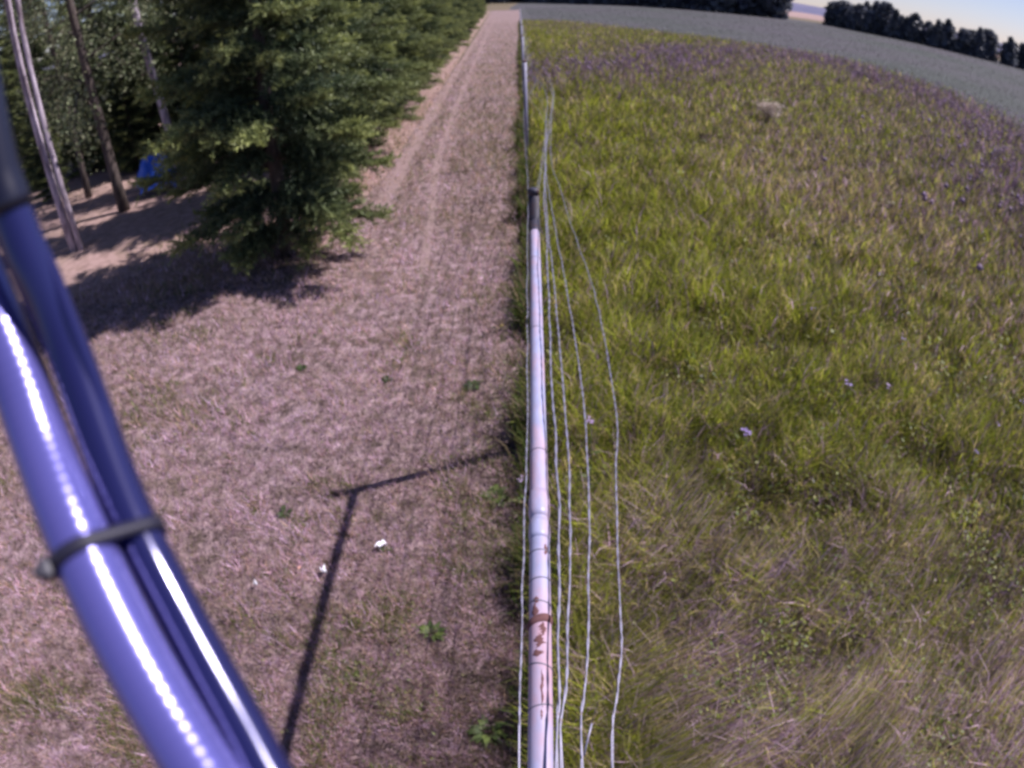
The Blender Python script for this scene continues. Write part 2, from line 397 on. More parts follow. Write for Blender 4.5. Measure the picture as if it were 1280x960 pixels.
def meadow_grass():
    P, r = sector(430000, 0.6, 68, -3, 82)
    ok = (P[:, 0] > fence_x(0) + P[:, 1] * math.tan(FENCE_A) + .03) & (P[:, 0] < crop_edge_x(P[:, 1]) + RNG.normal(.2, .9, len(P)))
    P, r = P[ok], r[ok]; N = len(P)
    c, low, lush, band = meadow_tint(P)
    s = np.clip(r / 2.4, 0.75, 14) ** 0.72
    patch = vnoise(P[:, 0], P[:, 1], 2.6, 31)
    h = (0.07 + 0.15 * RNG.random(N)) * (0.45 + 1.1 * patch) * (1 + .25 * lush + .5 * band)
    lean = np.clip(0.35 + 0.5 * RNG.random(N) + .35 * low, 0, .97)
    ang = np.where(RNG.random(N) < .25 + .35 * low, 0.55 + 1.0 * (vnoise(P[:, 0], P[:, 1], 1.2, 33) - .5) + .5 * (RNG.random(N) - .5), RNG.random(N) * 6.3)
    V, T, c = blades(P, 0.0, h, 0.0050 * s * (0.6 + .9 * RNG.random(N)), lean, ang, c, 2)
    tag(link('meadow_grass', mesh('meadow_grass', V, T, None, M_GRASS, c)), 'tall uncut meadow grass, olive green with dead stalks', None, None, 'stuff')
meadow_grass()

def herbs(name, P, r, z, size, C, label):
    N = len(P); q = np.random.default_rng(5)
    a = q.random(N) * 6.283; d = np.stack([np.cos(a), np.sin(a), .5 * q.normal(size=N)], -1); e = np.stack([-np.sin(a), np.cos(a), .35 * q.normal(size=N)], -1)
    o = np.column_stack([P, z]); sz = size[:, None]
    V = np.stack([o, o + d * sz * .5 + e * sz * .24, o + d * sz, o + d * sz * .5 - e * sz * .24], 1).reshape(-1, 3)
    tag(link(name, mesh(name, V, None, np.arange(4 * N).reshape(-1, 4), M_LEAF, np.repeat(C, 4, 0))), label, None, None, 'stuff')
def meadow_herbs():
    P, r = sector(120000, 0.6, 16, -2, 82)
    n1 = vnoise(P[:, 0], P[:, 1], 3.5, 51); n2 = vnoise(P[:, 0], P[:, 1], 9, 52)
    ok = (P[:, 0] > fence_x(0) + P[:, 1] * .029 + .05) & (P[:, 0] < crop_edge_x(P[:, 1]) - .1) & (RNG.random(len(P)) < np.clip((n1 * .6 + n2 * .6 - .5) * 2, .03, 1) * np.clip(2 - r / 8, 0, 1))
    P, r = P[ok], r[ok]; N = len(P); c, low, lush, band = meadow_tint(P)
    k = RNG.random(N) < .97
    c[k] = pick([(0.17, 0.20, 0.035), (0.10, 0.14, 0.03), (0.22, 0.22, 0.05), (0.08, 0.075, 0.035)], np.ones((k.sum(), 4))) * (.7 + .6 * RNG.random((k.sum(), 1)))
    herbs('meadow_herbs', P, r, .02 + .10 * RNG.random(N), (.012 + .018 * RNG.random(N)) * np.clip(r / 2.4, .8, 12) ** .5, c, 'broad leaved herbs mixed through the meadow grass')
meadow_herbs()
def lawn_clover():
    P, r = sector(120000, 0.62, 20, -75, 6)
    n1 = vnoise(P[:, 0], P[:, 1], 2.2, 11); n2 = vnoise(P[:, 0], P[:, 1], 7, 12)
    ok = (P[:, 0] < fence_x(0) + P[:, 1] * .029) & (P[:, 0] > np.interp(P[:, 1], [0, 5, 6, 8, 14, 40], [-7, -4, -2.2, -1.7, -1.5, -1.4]))
    fd = np.abs(P[:, 0] - fence_x(0) - P[:, 1] * .029)
    ok &= RNG.random(len(P)) < np.clip((n1 * .55 + n2 * .6 + .25 * np.clip(.7 - fd, 0, .7) - .66) * 3.2, .012, .9)
    P, r = P[ok], r[ok]; N = len(P)
    c = pick([(0.13, 0.15, 0.04), (0.085, 0.095, 0.03), (0.19, 0.18, 0.065)], np.ones((N, 3))) * (.7 + .6 * RNG.random((N, 1)))
    herbs('turf_herbs', P, r, .012 + .02 * RNG.random(N), (.008 + .012 * RNG.random(N)) * np.clip(r / 2.4, .8, 6) ** .7, c, 'small green leaves in patches among the dry turf')
lawn_clover()

def fence_grass():
    N = 26000
    y = 0.5 * (60 / 0.5) ** RNG.random(N)
    cl = vnoise(y, 0 * y, 3.1, 41)
    off = RNG.normal(0, .040, N) - .005 - .03 * cl
    keep = RNG.random(N) < np.clip(-.15 + 1.15 * cl, .03, 1)
    y, off, cl = y[keep], off[keep], cl[keep]; N = len(y)
    P = np.stack([0.13 + (y - 2.75) * math.tan(FENCE_A) + off, y], -1)
    C = [(0.075, 0.105, 0.025), (0.12, 0.14, 0.03), (0.22, 0.17, 0.09), (0.14, 0.10, 0.08)]
    c = pick(C, np.tile([.45, .25, .15, .15], (N, 1))) * (.7 + .6 * RNG.random((N, 1)))
    s = np.clip(y / 2.4, .8, 10) ** .8
    h = (.07 + .18 * RNG.random(N)) * (.4 + .9 * cl)
    V, T, c = blades(P, 0, h, .0075 * s * (.6 + .8 * RNG.random(N)), .3 + .45 * RNG.random(N), RNG.random(N) * 6.3, c, 2)
    tag(link('fence_line_grass', mesh('fence_line_grass', V, T, None, M_GRASS, c)), 'long green grass left uncut under the fence wires', None, None, 'stuff')
fence_grass()

def crop_plants():
    P, r = sector(110000, 9, 150, 2, 88)
    ok = P[:, 0] > crop_edge_x(np.clip(P[:, 1], -14, 66)) - .2
    ok &= P[:, 0] > fence_x(0) + P[:, 1] * .03 + 1.0
    P, r = P[ok], r[ok]; N = len(P)
    C = [(0.088, 0.092, 0.080), (0.100, 0.092, 0.100), (0.092, 0.10, 0.070)]
    c = pick(C, np.tile([.4, .35, .25], (N, 1))) * (.8 + .4 * RNG.random((N, 1))) * (.75 + .5 * vnoise(P[:, 0], P[:, 1], .16, 61))[:, None]
    s = r / 2.4
    V, T, c = blades(P, 0, .03 + .06 * RNG.random(N), .0024 * s, .3 + .4 * RNG.random(N), RNG.random(N) * 6.3, c, 1)
    tag(link('crop_plants', mesh('crop_plants', V, T, None, M_GRASS, c)), 'low grey green crop beyond the meadow', None, None, 'stuff')
crop_plants()

# purple heads standing too thick to count along the field margin
def band_flowers():
    N = 1500
    i = RNG.integers(0, len(PURPLE), N)
    P = PURPLE[i, :2] + RNG.normal(0, 1.3, (N, 2))
    ok = (P[:, 0] > .9) & (P[:, 0] < crop_edge_x(P[:, 1]) + 1.0); P = P[ok]; N = len(P)
    z = .16 + .2 * RNG.random(N); s = .022 + .03 * RNG.random(N)
    V = []; d = np.array([(1, 0, 0), (0, 1, 0), (-1, 0, 0), (0, -1, 0), (0, 0, 1), (0, 0, -.7)], float)
    V = (np.column_stack([P, z])[:, None] + d[None] * s[:, None, None]).reshape(-1, 3)
    t = np.array([(0, 1, 4), (1, 2, 4), (2, 3, 4), (3, 0, 4), (1, 0, 5), (2, 1, 5), (3, 2, 5), (0, 3, 5)])
    T = (np.arange(N)[:, None, None] * 6 + t[None]).reshape(-1, 3)
    c = np.repeat(pick([(0.30, 0.21, 0.34), (0.32, 0.22, 0.31), (0.22, 0.16, 0.24)], np.ones((N, 3))) * (.7 + .6 * RNG.random((N, 1))), 6, 0)
    tag(link('purple_vetch', mesh('purple_vetch', V, T, None, M_PETAL, c)), 'purple flowering weeds along the edge of the crop', None, None, 'stuff')
band_flowers()

# ------------------------------------------------------------------ spruces
def spruce_meshes(seed, H=6.6, R=1.35):
    """whorls of drooping branches; each ends in a thick plume of needle covered twigs, with dark gaps between plumes"""
    r = np.random.default_rng(seed)
    NV, NT, NC = [], [], []; n0 = 0
    limbs = B(); limbs.tube([(0, 0, -.1), (0.01, 0, .6), (.02, .01, H * .5), (0, 0, H * .97)], [.085, .07, .045, .008], 9)
    z = .28
    while z < H * .97:
        Lz = R * (1 - z / H) ** .72 * np.interp(z, [.2, .6, 1.2], [.62, .86, 1.06])
        low = z < 3.3; nb = 11 if low else 8
        a0 = r.random() * 6.28
        for b in range(nb):
            a = a0 + b * 6.283 / nb + r.normal(0, .2)
            L = max(.14, Lz * (.60 + .55 * r.random())); zz = z + r.normal(0, .08)
            dr = np.array([math.cos(a), math.sin(a), 0]); sd = np.array([-math.sin(a), math.cos(a), 0])
            rise = .12 + .38 * (z / H); drop = .34 - .2 * (z / H) + .12 * r.random()
            f = lambda t: np.array([0, 0, zz]) + np.outer(t, dr) * L + np.outer(rise * L * t - drop * L * t * t + .16 * L * t**4, [0, 0, 1])
            if L > .25: limbs.tube(f(np.linspace(0, .95, 5)), np.linspace(.014, .003, 5) * (.6 + L * .5), 4, False)
            co = 1.0 if low else 1.7
            n = max(12, int((74 if low else 34) * L))
            t = np.clip(1 - r.random(n) ** 1.15 * .9, .10, 1)
            base = f(t)
            sg = np.where(r.random(n) < .5, -1, 1.0)
            l = (.11 + .30 * L * (1.05 - t)) * (.7 + .6 * r.random(n))
            d = (.7 + .3 * r.random((n, 1))) * dr + (sg * r.uniform(.15, .95, n))[:, None] * sd
            d[:, 2] += r.normal(.16, .28, n)
            d /= np.linalg.norm(d, axis=1)[:, None]
            m = np.maximum(4, (l / (.0165 * co)).astype(int)); idx = np.repeat(np.arange(n), m)
            pos = np.concatenate([np.linspace(.03, 1, q) for q in m])
            o = base[idx] + d[idx] * (pos * l[idx])[:, None]
            o[:, 2] -= (pos * l[idx]) ** 2 * .55
            K = len(o); tw = r.random(n); tone = .6 + .55 * r.random()
            for rep in range(2):
                dd = d[idx] * .55 + r.normal(0, .55, (K, 3)) + np.array([0, 0, .15])
                dd /= np.linalg.norm(dd, axis=1)[:, None]
                wv = np.cross(dd, r.normal(0, 1, (K, 3))); wv /= np.linalg.norm(wv, axis=1)[:, None]
                ln = (.034 + .024 * r.random(K)) * co ** .7; wd = .016 * co ** .7
                V = np.stack([o - wv * wd * .5, o + wv * wd * .5, o + dd * ln[:, None]], 1).reshape(-1, 3)
                NV.append(V); NT.append(np.arange(3 * K).reshape(-1, 3) + n0); n0 += 3 * K
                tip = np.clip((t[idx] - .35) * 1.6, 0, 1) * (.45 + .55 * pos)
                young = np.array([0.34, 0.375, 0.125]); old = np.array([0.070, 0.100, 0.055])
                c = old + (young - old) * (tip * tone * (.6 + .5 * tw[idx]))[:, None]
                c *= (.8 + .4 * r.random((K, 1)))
                NC.append(np.repeat(c, 3, 0))
        z += (.27 + .07 * r.random()) if low else .24
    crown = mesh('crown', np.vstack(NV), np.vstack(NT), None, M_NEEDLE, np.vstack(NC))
    trunk = limbs.mesh('trunk', M_BARK, True)
    return crown, trunk
SPR = [spruce_meshes(1), spruce_meshes(2, 6.0, 1.28)]

def spruce(x, y, s, k, rot, label, group, name='spruce_tree'):
    t = thing(name, label, 'tree', (x, y, 0), rot, group)
    t.scale = s if isinstance(s, tuple) else (s, s, s)
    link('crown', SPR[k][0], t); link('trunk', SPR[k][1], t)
    return t
G = 'spruces in a row along the mown strip'
ROW = [(-2.1, 5.75, (.97, 1.0, 1.05), 0, .3, 'nearest big bushy spruce, its skirt touching the mown strip and casting the black shadow'),
       (-2.45, 8.25, 1.05, 1, 1.9, 'second spruce of the row, directly behind the nearest big one'),
       (-2.45, 10.3, 1.02, 0, 3.6, 'third spruce of the row, two trees behind the big one with the black shadow'),
       (-2.45, 12.7, 1.03, 1, 4.4, 'fourth spruce along the mown strip, where the track narrows')]
far_lab = 'dark spruce in the distant closed stretch of the row along the mown strip'
yy = 14.9
for i in range(17):
    ROW.append((-2.5 + .12 * math.sin(i * 2.3), yy, .98 + .12 * math.sin(i * 1.7), i % 2, i * 1.31, far_lab)); yy += 2.3 + .25 * i
for a in ROW: spruce(*a, G)
second = 'dark spruce of the second row, crowded in behind the trees lining the mown strip'
for i, (x, y) in enumerate([(-4.2, 11.9), (-5.0, 12.6), (-4.8, 15.6), (-5.2, 19), (-5.0, 23), (-5.3, 28), (-5.0, 35)]):
    spruce(x, y, 1.12, (i + 1) % 2, i * 2.1, second, 'spruces of the second row')
deep = 'shaded spruce standing deep in the grove behind the bare trunks'
for i, (x, y, s) in enumerate([(-8.3, 12.6, 1.0), (-10.6, 13.5, .9), (-12.6, 15.0, 1.0), (-7.6, 15.6, 1.1), (-10.0, 17.6, .95), (-14.8, 18, .9), (-7.3, 19.6, 1.2), (-15.5, 13.8, .8)]):
    spruce(x, y, s, i % 2, i * 1.7, deep, 'spruces deep in the grove')
for x, y, sc_, ro in [(-6.7, 10.9, .50, 1.1), (-8.3, 11.7, .6, 2.2), (-5.75, 11.6, .55, 4.0), (-7.3, 13.0, .7, 5.1), (-9.0, 13.2, .7, .2)]:
    spruce(x, y, sc_, 1, ro, 'half grown spruce filling the dark wood between the bare trunks', 'half grown spruces between the trunks', 'young_spruce')
spruce(-7.9, 9.7, .34, 0, .5, 'small bushy young spruce behind the pale double trunk', 'young spruces under the bare trunks', 'young_spruce')
spruce(-9.3, 11.2, .42, 1, 2.5, 'young spruce at the edge of the picture beside the metal tube', 'young spruces under the bare trunks', 'young_spruce')

# ------------------------------------------------------------------ bare trunked broadleaf trees on the left
def leaves(centres, spread, n, size, cols, seed):
    r = np.random.default_rng(seed); centres = np.asarray(centres, float)
    i = r.integers(0, len(centres), n)
    o = centres[i] + r.normal(0, 1, (n, 3)) * np.asarray(spread)
    a = r.normal(0, 1, (n, 3)); a[:, 2] -= .5; a /= np.linalg.norm(a, axis=1)[:, None]
    b = np.cross(a, r.normal(0, 1, (n, 3))); b /= np.linalg.norm(b, axis=1)[:, None]
    s = size * (.6 + .8 * r.random(n))[:, None]
    V = np.stack([o, o + a * s * .5 + b * s * .38, o + a * s, o + a * s * .5 - b * s * .38], 1).reshape(-1, 3)
    Q = np.arange(4 * n).reshape(-1, 4)
    c = np.array(cols)[r.integers(0, len(cols), n)] * (.7 + .6 * r.random((n, 1)))
    return V, Q, np.repeat(c, 4, 0)

ASP = [(0.15, 0.18, 0.09), (0.20, 0.23, 0.12), (0.09, 0.115, 0.06), (0.24, 0.25, 0.15)]
def bare_tree(base, lean, H, rad, bark, label, low, nleaf, seed, double=False):
    t = thing('bare_trunk_tree', label, 'tree', (base[0], base[1], 0), 0, 'tall bare trunked trees at the left')
    r = np.random.default_rng(seed)
    f = lambda z: np.array([lean[0] * z + .04 * math.sin(z * .9 + seed), lean[1] * z + .03 * math.sin(z * 1.3), z])
    zs = np.linspace(-.1, H, 14)
    st = B(); st.tube([f(z) for z in zs], rad * (1.15 - .8 * np.clip(zs, 0, H) / H) * np.where(zs < .2, 1.25, 1), 12)
    link('trunk', st.mesh('trunk', bark, True), t)
    if double:
        s2 = B(); s2.tube([f(z) + np.array([.135 + .012 * z, -.02, 0]) for z in zs], rad * .8 * (1.1 - .8 * np.clip(zs, 0, H) / H), 12)
        link('trunk', s2.mesh('trunk', bark, True), t)
    cen = []; lb = B()
    for k in range(26):
        z = low + (H - low) * (k / 26) ** .9; a = r.random() * 6.28; L = (.5 + .9 * r.random()) * (1.25 - .6 * z / H)
        p0 = f(z); p1 = p0 + np.array([math.cos(a) * L * .6, math.sin(a) * L * .6, .25 * L]); p2 = p0 + np.array([math.cos(a) * L, math.sin(a) * L, .1 * L - .25])
        lb.tube([p0, p1, p2], [.018, .012, .004], 5, False)
        for q in np.linspace(.35, 1, 5): cen.append(p0 + (p2 - p0) * q + np.array([0, 0, .12 * L * math.sin(q * 3)]))
    link('limb', lb.mesh('limb', M_BARK, True), t)
    V, Q, c = leaves(cen, (.17, .17, .22), nleaf, .05, ASP, seed)
    link('crown', mesh('crown', V, None, Q, M_LEAF, c), t)
bare_tree((-5.38, 6.72), (-.092, .05), 9.5, .046, M_BARK_PALE, 'pale double stemmed trunk rising beside the dark metal tube', 4.6, 9000, 3, True)
bare_tree((-5.38, 8.18), (-.11, .01), 9, .068, M_BARK, 'dark trunk with a pale sunlit patch, between the pale double trunk and the blue tarpaulin', 1.5, 11000, 5)
bare_tree((-5.15, 9.6), (-.095, .0), 9, .062, M_BARK_PALE, 'pale trunk above the blue tarpaulin, half hidden by the big spruce', 2.4, 9000, 8)
bare_tree((-6.9, 9.4), (-.06, .02), 7.5, .05, M_BARK, 'slim leafy tree between the dark trunk and the blue tarpaulin', 1.2, 13000, 13)
bare_tree((-9.6, 9.6), (-.03, .02), 8, .06, M_BARK, 'slim tree at the left edge against the sky', 2.2, 6000, 17)

# blue tarpaulin bundle
def tarp():
    n = 22; x, y = np.meshgrid(np.linspace(-1, 1, n), np.linspace(-1, 1, n)); rr = np.hypot(x, y)
    h = .26 * np.exp(-(x / .82) ** 6 - (y / .8) ** 6) * (1 + .14 * np.sin(4 * x + 2 * y)) + .07 * vnoise(x, y, 3.5, 71) + .06 * vnoise(x, y, 8, 72) - .02
    V = np.stack([x * .42 * (1 + .12 * np.sin(3 * y)), y * .34, h + .02], -1).reshape(-1, 3)
    i = (np.arange(n - 1)[:, None] * n + np.arange(n - 1)).ravel(); Q = np.stack([i, i + 1, i + n + 1, i + n], -1)
    m = mat('blue_tarpaulin', (0.02, 0.10, 0.60), 0.45)
    o = link('tarpaulin', mesh('tarpaulin', V, None, Q, m, None, False), None, (-5.2, 8.95, .0), .5)
    o.scale = (.75, .7, 1.85)
    tag(o, 'crumpled bright blue tarpaulin heaped under the trees', 'tarpaulin')
tarp()

# ------------------------------------------------------------------ far line of trees beyond the field
def far_tree_meshes(seed, conic):
    r = np.random.default_rng(seed); n = 620
    H = 9.0
    z = .2 + (H - .2) * r.random(n) ** (1.15 if conic else .9)
    prof = (1 - z / (H * 1.02)) ** .8 * 2.3 if conic else 2.2 * np.sqrt(np.clip(1 - ((z - 4.2) / 5.0) ** 2, .02, 1))
    a = r.random(n) * 6.28; lob = 1 + .28 * np.sin(a * 3 + seed) * np.sin(z * 1.4 + seed)
    q = prof * lob * (.45 + .6 * r.random(n))
    o = np.column_stack([q * np.cos(a), q * np.sin(a), z])
    d = r.normal(0, 1, (n, 3)); d /= np.linalg.norm(d, axis=1)[:, None]; e = np.cross(d, r.normal(0, 1, (n, 3))); e /= np.linalg.norm(e, axis=1)[:, None]
    s = (.35 + .5 * r.random(n))[:, None]
    V = np.stack([o - d * s, o + e * s * .7, o + d * s, o - e * s * .7], 1).reshape(-1, 3)
    c = np.array([(0.11, 0.125, 0.15), (0.14, 0.15, 0.16), (0.095, 0.105, 0.14)])[r.integers(0, 3, n)]  # bluish distance haze is mixed into these crown colours
    crown = mesh('crown', V, None, np.arange(4 * n).reshape(-1, 4), M_LEAF, np.repeat(c, 4, 0))
    tb = B(); tb.tube([(0, 0, -.1), (0, 0, 2.5), (.1, 0, 7)], [.22, .17, .05], 7)
    return crown, tb.mesh('trunk', M_BARK, True)
FT = [far_tree_meshes(s, s % 2 == 0) for s in range(1, 6)]
FAR = []
base = [(-6, 300), (13, 300), (33, 208), (50, 180), (62, 168), (70, 163)]
seg2 = [(86, 168), (84, 152), (83, 136), (92, 116), (104, 112), (128, 118), (150, 112)]
def along(pts, step):
    P = np.array(pts, float); d = np.r_[0, np.cumsum(np.hypot(*np.diff(P, axis=0).T))]
    t = np.arange(0, d[-1], step); return np.stack([np.interp(t, d, P[:, 0]), np.interp(t, d, P[:, 1])], -1)
rr = random.Random(4)
GAPTREES = along(base, 3.4).tolist() + along(seg2, 1.35).tolist()
for i, (x, y) in enumerate(GAPTREES):
    lefthalf = x < 72
    s = (.95 + .5 * rr.random()) * (1.2 if lefthalf else .50 + .10 * (rr.random() > .7))
    t = thing('far_tree', 'dark tree in the left stretch of the far treeline, before the gap' if lefthalf else 'dark tree in the right stretch of the far treeline, under the open sky', 'tree',
              (x + rr.uniform(-1.5, 1.5), y + rr.uniform(-2, 2), 0), rr.random() * 6.28, 'far treeline before the gap' if lefthalf else 'far treeline right of the gap')
    t.scale = (s * rr.uniform(1.0, 1.5), s * rr.uniform(1.0, 1.5), s)
    k = FT[i % len(FT)]
    link('crown', k[0], t); link('trunk', k[1], t)

# ------------------------------------------------------------------ the fence
fence = thing('pipe_fence', 'welded pipe and wire fence with a whitewashed top rail running straight ahead', 'fence', (0.13, 2.75, 0))
def fpart(name, b, m, smooth=True, parent=fence):
    o = link(name, b.mesh(name, m, smooth), parent)
    if parent is fence: o.location = (-0.13, -2.75, 0)
    return o
POSTS = [-3.1, 2.75, 8.62, 14.45, 20.3, 26.2, 32, 37.9, 43.8, 49.6, 55.5]
for i, y in enumerate(POSTS):
    x = fence_x(y) - (.008 if i == 1 else 0) if i else -0.13
    b = B(); b.tube([(x, y, -.1), (x, y, 1.38)], .024, 16)
    p = fpart('post', b, M_POST if i < 2 else M_POSTG)
    c = B(); c.tube([(x, y, 1.375), (x, y, 1.395), (x, y, 1.402)], [.0248, .0248, .018], 16)
    cp_ = link('cap', c.mesh('cap', M_POST if i < 2 else M_RUST, True), p)
RA, RB = np.array([0.121, 2.70, 1.25]), np.array([-0.126, -3.05, 1.25])
def rail_at(y): return RA + (RB - RA) * ((RA[1] - y) / (RA[1] - RB[1]))
b = B(); P = np.array([rail_at(y) for y in np.linspace(2.60, -3.08, 60)]); b.tube(P, .0198, 24)
rail = fpart('rail', b, M_RAIL)
cb = B(); cb.tube([rail_at(2.597), rail_at(2.61), rail_at(2.738)], [.0198, .0205, .0205], 24)
link('coupling', cb.mesh('coupling', M_POST, True), rail)
rail['label'] = 'whitewashed top rail with pinkish rust stains'
def ring(name, y0, y1, r, m, slant=0.0, n=24, prof=None):
    k = 5; yy_ = np.linspace(y0, y1, k); rr_ = np.array(prof if prof else [r] * k)
    P = np.array([rail_at(q) for q in yy_]); bb = B(); bb.tube(P, rr_, n)
    V = bb.V[0]; V[:, 1] += slant * (V[:, 0] - np.mean(V[:, 0]))
    o = link(name, bb.mesh(name, m, True), rail); return o
ring('sleeve', 1.035, .955, .0224, M_RAIL, 0, 24, [.0201, .0224, .0224, .0224, .0201])
ring('sleeve', .948, .895, .0218, M_RAIL, 0, 24, [.0202, .0218, .0218, .0218, .0202])
ring('weld_bead', .703, .685, .0224, M_RUST, .25, 24, [.0199, .0228, .0234, .0228, .0199])
M_TIEW = mat('tie_wire', (0.16, 0.15, 0.19), 0.55, 0.3)
for y, sl_ in [(2.3, .1), (1.75, -.1), (1.17, .02), (.79, .1), (.735, -.15), (.60, -.2), (.52, .2), (.86, .06)]:
    ring('tie_wire', y, y - .0035, .0212, M_TIEW, sl_, 24, [.0194, .0210, .0212, .0210, .0194])
# flaking rust scars on the rail: thin shells proud of the pipe
def scar(yc, ln, a0, wd, seed):
    r = np.random.default_rng(seed); n, k = 12, 6; V = []
    for i in range(n):
        u = i / (n - 1); half = wd * math.sin(math.pi * min(.97, max(.03, u))) * (.55 + .8 * r.random()); off = .25 * wd * r.normal()
        c = rail_at(yc + ln * (u - .5))
        for j in range(k):
            a = a0 + off + half * (j / (k - 1) - .5) * 2; rad = .0199 + (.0007 if 0 < j < k - 1 and 0 < i < n - 1 else 0)
            V.append((c[0] + rad * math.sin(a), c[1], c[2] + rad * math.cos(a)))
    i = (np.arange(n - 1)[:, None] * k + np.arange(k - 1)).ravel()
    link('rust_scar', mesh('rust_scar', V, None, np.stack([i, i + 1, i + k + 1, i + k], -1), M_RUST, None, True), rail)
for a in [(.712, .03, -.5, .35, 1), (.735, .018, -.35, .3, 2), (.645, .03, -.1, .45, 3), (.62, .015, -.3, .4, 4), (.67, .03, .25, .3, 5), (.55, .075, .12, .13, 6), (.50, .02, .1, .1, 7), (.86, .03, .6, .25, 8)]:
    scar(*a)

WIRES = {
 1.30: [(-0.09, -3.0), (-0.02, -1.2), (0.020, -.3), (0.046, 0.391), (0.056, 0.531), (0.065, 0.66), (0.075, 0.802), (0.084, 0.928), (0.098, 1.248), (0.107, 1.541), (0.131, 1.993), (0.152, 2.385), (0.183, 3.024), (0.236, 3.75), (0.300, 4.65), (0.40, 6.0), (.40, 7.2), (0.275, 8.6)],
 1.18: [(-0.10, -3.0), (-0.02, -1.2), (0.025, -.3), (0.057, 0.442), (0.075, 0.599), (0.090, 0.74), (0.106, 0.905), (0.120, 1.047), (0.139, 1.408), (0.150, 1.741), (0.168, 2.251), (0.182, 2.695), (0.201, 3.142), (0.225, 3.6), (0.267, 4.2), (0.355, 5.2), (0.52, 6.9), (.50, 7.8), (0.285, 8.7)],
 1.05: [(-0.10, -3.0), (0.0, -1.2), (0.06, -.3), (0.102, 0.494), (0.124, 0.671), (0.143, 0.83), (0.164, 1.015), (0.183, 1.175), (0.213, 1.58), (0.226, 1.954), (0.239, 2.529), (0.246, 3.029), (0.257, 3.532), (0.272, 4.209), (0.315, 4.9), (0.43, 6.0), (0.62, 8.1), (0.62, 9.6), (.50, 11.5), (.46, 14.4)],
 0.90: [(-0.08, -3.0), (0.06, -1.2), (0.13, -.3), (0.18, 0.552), (0.214, 0.75), (0.244, 0.93), (0.262, 1.139), (0.284, 1.319), (0.312, 1.529), (0.348, 1.776), (0.371, 2.198), (0.385, 2.5), (0.393, 2.846), (0.388, 3.3), (0.380, 3.979), (0.380, 4.5), (0.370, 5.1), (0.475, 6.565), (0.70, 9.3), (0.76, 11.5), (.66, 13.4), (.46, 15)],
 0.60: [(-0.12, -3.0), (-0.01, -.4), (.036, .8), (.075, 1.6), (.118, 2.75), (.19, 4.4), (.36, 6.2), (.52, 8.0), (.50, 9.6), (.36, 11.2)],
 0.45: [(-0.12, -3.0), (-0.01, -.4), (.040, .9), (.080, 1.8), (.118, 2.75), (.20, 4.9), (.40, 7.0), (.62, 9.6), (.62, 11.4), (.42, 13.6)],
 0.75: [(-0.14, -3.0), (-0.05, -.4), (-0.016, 0.629), (-0.011, 0.76), (0.005, 1.109), (0.026, 1.488), (0.053, 1.999), (0.083, 2.766), (0.125, 3.82), (0.18, 5.063), (.28, 8.6)],
}
for z, pts in WIRES.items():
    ye = pts[-1][1]
    pts = pts + [(fence_x(y) + .03 + .10 * math.sin((y - 2.75) / 5.87 * math.pi) ** 2 * (1.3 - z) * 3, y) for y in np.arange(ye + 2.9, 56, 2.93)]
    P = resample([(x, y, z - .012 * math.sin(y * 2.1)) for x, y in pts], .035)
    sd = int(z * 100)
    P[:, 0] += (vnoise(P[:, 1], 0 * P[:, 1], 9, sd) - .5) * .006; P[:, 2] += (vnoise(P[:, 1], 0 * P[:, 1], 7, sd + 1) - .5) * .008
    P = P[P[:, 1] < 40] if z > .8 else P[P[:, 1] < 30]
    b = B()
    ph = np.cumsum(np.r_[0, np.linalg.norm(np.diff(P, axis=0), axis=1)]) / .10 * 2 * math.pi
    for s in (0, math.pi):
        Q = P.copy(); Q[:, 0] += .0017 * np.cos(ph + s); Q[:, 2] += .0017 * np.sin(ph + s)
        b.tube(Q, .0017, 6, False)
    wo = fpart('wire', b, M_WIRE)
    if z == 1.05:
        e = B(); e.tube([(.1085, .52, z), (.116, .545, z + .012), (.126, .575, z + .028)], .0022, 6)
        link('loose_end', e.mesh('loose_end', M_WIRE, True), wo)

# ------------------------------------------------------------------ the tube close to the lens, with its strapped cable
A0, A1 = np.array([-0.1135, 0.087, 2.037]), np.array([-0.1560, 0.1367, 2.0793])
AX = (A1 - A0) / np.linalg.norm(A1 - A0)
rig = thing('metal_tube', 'violet blue tube close to the lens with a black cable strapped along it', 'tube', tuple(A0))
def rel(P): return np.asarray(P) - A0
TP = resample([(-0.0583, 0.0224, 1.9820), (-0.0753, 0.0423, 1.9989), (-0.0944, 0.0646, 2.0180), (-0.1135, 0.0870, 2.0370), (-0.1348, 0.1118, 2.0581), (-0.1560, 0.1367, 2.0793), (-0.1751, 0.1591, 2.0983), (-0.1895, 0.1757, 2.1218), (-0.2107, 0.1929, 2.1595), (-0.2309, 0.2015, 2.2014), (-0.2517, 0.1989, 2.2478)], .0008); s = np.r_[0, np.cumsum(np.linalg.norm(np.diff(TP, axis=0), axis=1))]
b = B(); b.tube(rel(TP), .0127 + .00005 * np.sin(s * 2 * math.pi / .0045), 40)
tube = link('tube', b.mesh('tube', M_TUBE, True), rig)
CP = [(-.015, .0, 1.93), (-0.0667, 0.0562, 2.0029), (-0.0830, 0.0784, 2.0146), (-0.0956, 0.0965, 2.0253), (-0.1169, 0.1231, 2.0453), (-0.1378, 0.1478, 2.0695), (-0.1634, 0.1816, 2.1174), (-0.1767, 0.1915, 2.1572), (-0.1842, 0.1965, 2.1822), (-0.1900, 0.2027, 2.2102), (-0.1977, 0.2113, 2.2394), (-0.2028, 0.2125, 2.2809), (-.212, .210, 2.35)]
b = B(); b.tube(rel(resample(CP, .004)), .0092, 24)
link('cable', b.mesh('cable', M_CABLE, True), rig)
